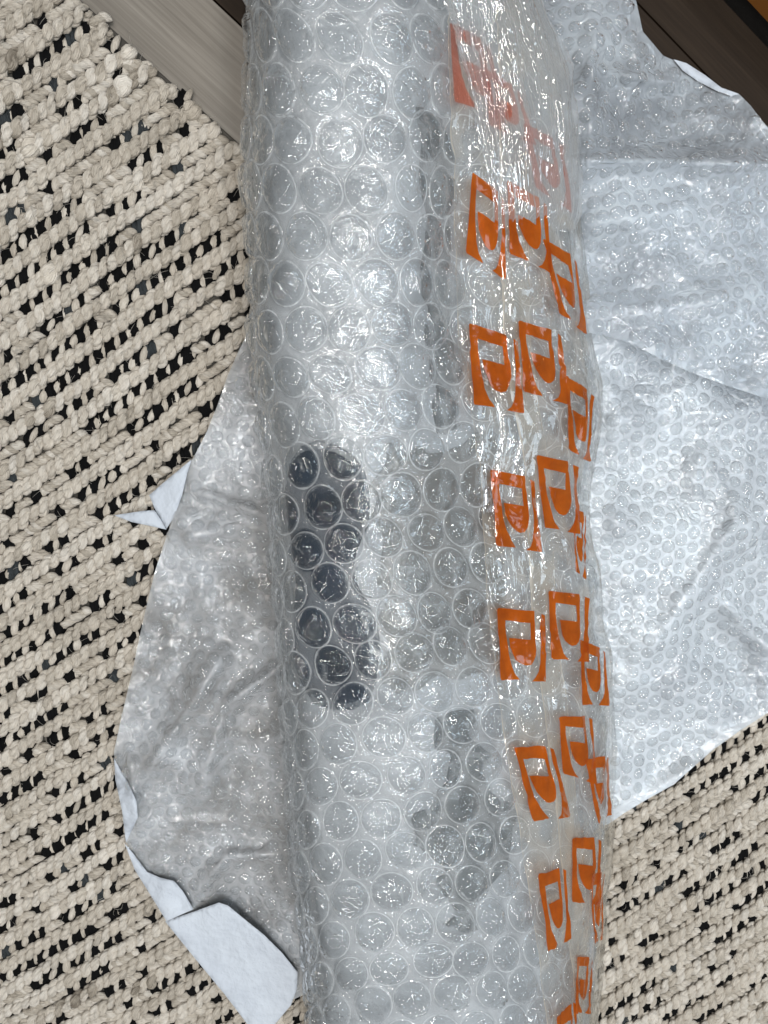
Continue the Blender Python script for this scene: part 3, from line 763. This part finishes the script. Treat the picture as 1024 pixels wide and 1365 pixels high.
# --- gathered, pleated film over the upper right shoulder, faded print beneath it
gf_l = lambda py: np.interp(py, [-120, 0, 60, 130, 200, 260, 320], [560, 588, 600, 622, 640, 652, 660])
n, m = 150, 150
py = np.linspace(-120, 305, n); u = np.linspace(0, 1, m)
Xl = gf_l(py); Xr = np.array([EPX[np.clip(int(round((p - PY[0]) / (PY[1] - PY[0]))), 0, NT_ - 1)].max() - 1 for p in py])
X = Xl[:, None] + (Xr - Xl)[:, None] * u; Y = np.broadcast_to(py[:, None], X.shape)
s, t = st_at(X, Y)
fan = u[None, :] + 0.10 * (py[:, None] / 300)
amp = smooth(300, 60, py)[:, None]
pl = (ridge(fan * 20, Y / 420, 51, 3) - 0.6) * 0.0075 * (0.35 + 0.65 * amp) + (ridge(fan * 7 + Y / 140, Y / 60, 53, 2) - 0.6) * 0.0040
V = surf(s, t, 0.0030 + pl - 0.004 * smooth(280, 305, Y))
obj("gathered_film", mesh("gathered_film", V.reshape(-1, 3), grid_faces(n, m), M_GATHER), parcel)
for q in ([(598,30),(650,60),(672,165),(606,135)], [(640,90),(690,120),(712,195),(650,168)], [(695,165),(748,190),(760,285),(712,250)]):
    mark(q, tB, M_RED, 0.0013)

# ------------------------------------------------------------------ small-bubble sheets
def sheet_part(name, parent, poly, zf, m, step=4.5, lip=None):
    p2, tr = tri_poly(poly, step)
    z = zf(p2[:, 0], p2[:, 1])
    V = P(p2[:, 0], p2[:, 1], z)
    return obj(name, mesh(name, V, tr, m), parent), p2

def dome_mesh(m):
    r = np.array([0, .35, .62, .82, .94, 1.0]); a = np.linspace(0, 2 * np.pi, 14, endpoint=False)
    out = []
    for k in range(6):
        x = r[:, None] * np.cos(a); y = r[:, None] * np.sin(a)
        h = (np.clip(1 - r ** 3, 0, 1) ** 0.6)[:, None] * 0.55 + 0.42 * (vn(x * 2.2 + k * 9, y * 2.2, 5) - 0.5) * (1 - r ** 4)[:, None]
        h[0] = h[0].mean()
        out.append(mesh("bubble", np.stack([x, y, h], -1).reshape(-1, 3), grid_faces(6, 14, True), m))
    return out
DOMES = dome_mesh(M_SBUB)

def small_bubbles(parts, spacing=0.0106, rot=0.3, r=0.0048, maxn=300):
    """parts: list of (object, polygon, height function); individual domes for the largest, one joined mesh for the rest"""
    items = []
    for (o, poly, zf, rot) in parts:
        poly = np.array(poly, float); c = P(*poly.mean(0), 0.03)[:2]
        n = 60; i, j = np.meshgrid(np.arange(-n, n), np.arange(-n, n))
        x = (i + 0.5 * (j % 2)) * spacing; y = j * spacing * 0.866
        wx = c[0] + x * math.cos(rot) - y * math.sin(rot); wy = c[1] + x * math.sin(rot) + y * math.cos(rot)
        px, py = proj(np.stack([wx, wy, np.full(wx.shape, 0.03)], -1))
        px = px + 5 * (vn(px / 60, py / 60, 3) - .5) ; py = py + 5 * (vn(px / 60, py / 60, 4) - .5)
        ok = inside(poly, px, py) & (px > -15) & (px < 1040) & (py > -15) & (py < 1380); ok &= edge_dist(poly, px, py) > 7
        ok &= ~((px > 400) & (px < 770) & (py > 60))
        for x_, y_ in zip(px[ok], py[ok]):
            d = 3.0
            g = np.array([[x_, y_], [x_ + d, y_], [x_, y_ - d]]); w3 = P(g[:, 0], g[:, 1], zf(g[:, 0], g[:, 1]))
            nn = np.cross(w3[1] - w3[0], w3[2] - w3[0]); nn /= np.linalg.norm(nn)
            items.append((np.linalg.norm(w3[0] - CAM), o, w3[0], nn))
    items.sort(key=lambda q: q[0])
    rest = {}
    for k, (_, o, p, nn) in enumerate(items):
        z = Vector(nn); xax = Vector((1, 0, 0)).cross(z).normalized(); yax = z.cross(xax)
        rr = r * rng.uniform(0.88, 1.06); hs = rng.uniform(0.6, 1.05)
        M = Matrix.Translation(Vector(p)) @ Matrix((xax, yax, z)).transposed().to_4x4() @ Matrix.Rotation(rng.uniform(0, 6.28), 4, 'Z') @ Matrix.Diagonal((rr, rr, rr * hs, 1))
        me = DOMES[int(rng.integers(6))]
        if k < maxn:
            b = obj("bubble", me, o); b.matrix_local = M
        else:
            v = np.empty(len(me.vertices) * 3, np.float32); me.vertices.foreach_get("co", v); v = v.reshape(-1, 3)
            A = np.array(M); rest.setdefault(o.name, (o, []))[1].append(v @ A[:3, :3].T + A[:3, 3])
    for nm, (o, vl) in rest.items():
        f = grid_faces(6, 14, True); V = np.concatenate(vl); Fc = np.concatenate([f + i * len(vl[0]) for i in range(len(vl))])
        obj("bubbles", mesh("bubbles", V, Fc, M_SBUB), o, kind='stuff')

def creases(px, py, lines):
    """long folds: (x0,y0,x1,y1,height,width)"""
    z = np.zeros(np.shape(px))
    for (x0, y0, x1, y1, h, wd) in lines:
        d = np.array([x1 - x0, y1 - y0], float); L = np.hypot(*d); d /= L
        a = (px - x0) * d[0] + (py - y0) * d[1]; b = np.abs(-(px - x0) * d[1] + (py - y0) * d[0])
        wd = wd * 1.6
        z = z + h * np.maximum(0, 1 - b / wd) ** 1.7 * smooth(-20, 25, a) * smooth(L + 20, L - 25, a)
    return z

# right-hand sheet: an upper layer folded over a lower one
shR = thing("small_bubble_sheet", "large crumpled white sheet of small-bubble wrap spread on the right of the parcel", "bubble wrap")
polyU = [(690,-60),(830,-60),(848,0),(857,42),(884,74),(902,82),(931,96),(961,117),(986,126),(1001,141),(1016,161),(1050,200),(1110,260),(1110,560),(1024,532),(975,516),(930,500),(880,478),(838,456),(806,447),(760,440),(690,430)]
LU = [(794,30,784,240,.009,26),(790,212,1060,218,.012,22),(800,95,905,112,.007,14),(780,300,930,270,.010,40),(850,330,1010,430,.008,45)]
zU = lambda x, y: 0.030 + 0.022 * (fbm(x / 150, y / 150, 101, 3) - 0.5) + 0.010 * (ridge(x / 90, y / 90, 103, 2) - 0.6) + 0.0012 * (ridge(x / 26, y / 26, 107, 2) - 0.6) + creases(x, y, LU) + 0.012 * smooth(360, 470, y) - 0.012 * smooth(780, 1010, x) * smooth(200, 60, y)
polyUa = [p for p in polyU]
upper, _ = sheet_part("upper_layer", shR, polyU, zU, M_SHEET_T)
polyL = [(690,385),(800,400),(900,420),(1000,450),(1110,470),(1110,905),(1024,950),(985,975),(950,1000),(925,1022),(898,1046),(862,1066),(832,1084),(812,1098),(765,1112),(690,1100)]
LL = [(800,560,1030,545,.010,40),(795,700,930,720,.008,50),(985,690,860,880,.014,36),(960,800,1040,880,.012,30),(820,910,960,900,.007,40),(1040,950,860,1062,.007,14),(930,600,1010,720,.010,60)]
zL = lambda x, y: 0.013 + 0.013 * fbm(x / 140, y / 140, 111, 3) + 0.009 * (ridge(x / 80, y / 80, 113, 2) - 0.6) + 0.0014 * (ridge(x / 26, y / 26, 117, 2) - 0.6) + creases(x, y, LL) * 0.8 + 0.004 * smooth(560, 700, y)
lower, _ = sheet_part("lower_layer", shR, polyL, zL, M_SHEET_R)
sheet_part("under_layer", shR, [(690,205),(800,214),(920,216),(1110,222),(1110,600),(690,600)], lambda x, y: 0.0065 + 0.002 * fbm(x / 60, y / 60, 119, 2), M_SHEET_R, 14)
# turned-over white edge of the sheet
ep = [(898,79),(915,84),(940,100),(962,117),(985,125),(975,128),(955,121),(930,108),(910,94)]
p2, tr = tri_poly(ep, 5); V = P(p2[:, 0], p2[:, 1], zU(p2[:, 0], p2[:, 1]) + 0.002 + 0.002 * np.clip(edge_dist(ep, p2[:, 0], p2[:, 1]) / 5, 0, 1))
obj("turned_edge", mesh("turned_edge", V, tr, M_PAPER), shR)
small_bubbles([(upper, polyU, zU, 0.15), (lower, [p if p[1] > 400 else (p[0], 455 + (p[0] - 690) * 0.22) for p in polyL], zL, 0.5)])

# left-hand sheet
shL = thing("small_bubble_sheet", "smaller greyish sheet of small-bubble wrap between the rug and the parcel on the left", "bubble wrap")
polyS = [(440,420),(332,440),(318,468),(303,502),(290,540),(276,575),(252,622),(240,662),(226,704),(207,760),(192,822),(177,892),(162,956),(152,1002),(154,1034),(164,1082),(168,1118),(172,1140),(200,1192),(222,1228),(262,1262),(330,1318),(392,1332),(460,1300)]
LS = [(300,870,190,1040,.010,26),(380,885,300,940,.010,14),(300,940,265,1060,.008,30),(375,1138,305,1140,.006,10),(305,1140,268,1180,.006,12),(262,655,350,685,.006,10),(230,720,330,700,.006,30),(170,1000,185,1100,.006,14)]
zS = lambda x, y: 0.014 + 0.010 * fbm(x / 120, y / 120, 121, 3) + 0.008 * (ridge(x / 60, y / 60, 123, 2) - 0.6) + 0.0016 * (ridge(x / 24, y / 24, 127, 2) - 0.6) + 1.7 * creases(x, y, LS) + 0.012 * smooth(300, 420, x)
leftp, _ = sheet_part("bubble_layer", shL, polyS, zS, M_SHEET_L)
polyB = [(450,430),(336,446),(306,504),(280,577),(244,664),(211,760),(181,894),(158,1002),(158,1034),(172,1118),(178,1140),(225,1222),(300,1285),(392,1322),(460,1290)]
sheet_part("foam_backing", shL, polyB, lambda x, y: 0.0118 + 0 * x, M_BACK, 12)
small_bubbles([(leftp, polyS, zS, 0.9)])

def flap(name, poly, zf, m=M_PAPER, step=6):
    p2, tr = tri_poly(poly, step); z = zf(p2[:, 0], p2[:, 1]); n = len(p2); nb = len(densify(poly, step))
    V = np.concatenate([P(p2[:, 0], p2[:, 1], z), P(p2[:, 0], p2[:, 1], z - 0.0007)])
    side = [[i, n + i, n + (i + 1) % nb, (i + 1) % nb] for i in range(nb)]
    return obj(name, mesh(name, V, [list(f) for f in tr] + [list(f[::-1] + n) for f in tr] + side, m), shL)
flap("folded_flap", [(220,1228),(256,1216),(292,1203),(304,1207),(332,1230),(352,1246),(376,1270),(397,1296),(396,1318),(388,1340),(366,1366),(352,1392),(338,1376),(300,1326),(262,1280)],
     lambda x, y: 0.028 + 0.008 * smooth(230, 380, x) + 0.008 * np.sin((x - 0.8 * (y - 1200)) / 45) * 0.4 + 0.004 * (fbm(x / 40, y / 40, 7, 3) - .5))
flap("folded_corner", [(199,660),(222,640),(256,612),(250,630),(243,660),(232,690),(222,705),(208,682)], lambda x, y: 0.0165 + 0.005 * smooth(200, 250, x))
flap("folded_corner", [(152,687),(170,684),(190,681),(206,680),(214,692),(222,706),(200,701),(176,696)], lambda x, y: 0.0165 + 0.004 * smooth(150, 210, x))
flap("turned_edge", [(152,1010),(160,1025),(172,1045),(182,1068),(184,1090),(174,1110),(168,1124),(163,1082),(154,1040)], lambda x, y: zS(x, y) + 0.004 + 0.003 * np.sin(y / 14.0))
flap("turned_edge", [(166,1124),(178,1138),(196,1162),(214,1170),(232,1174),(244,1188),(258,1212),(222,1228),(200,1192),(180,1160)], lambda x, y: zS(x, y) + 0.004 + 0.003 * smooth(180, 240, x))
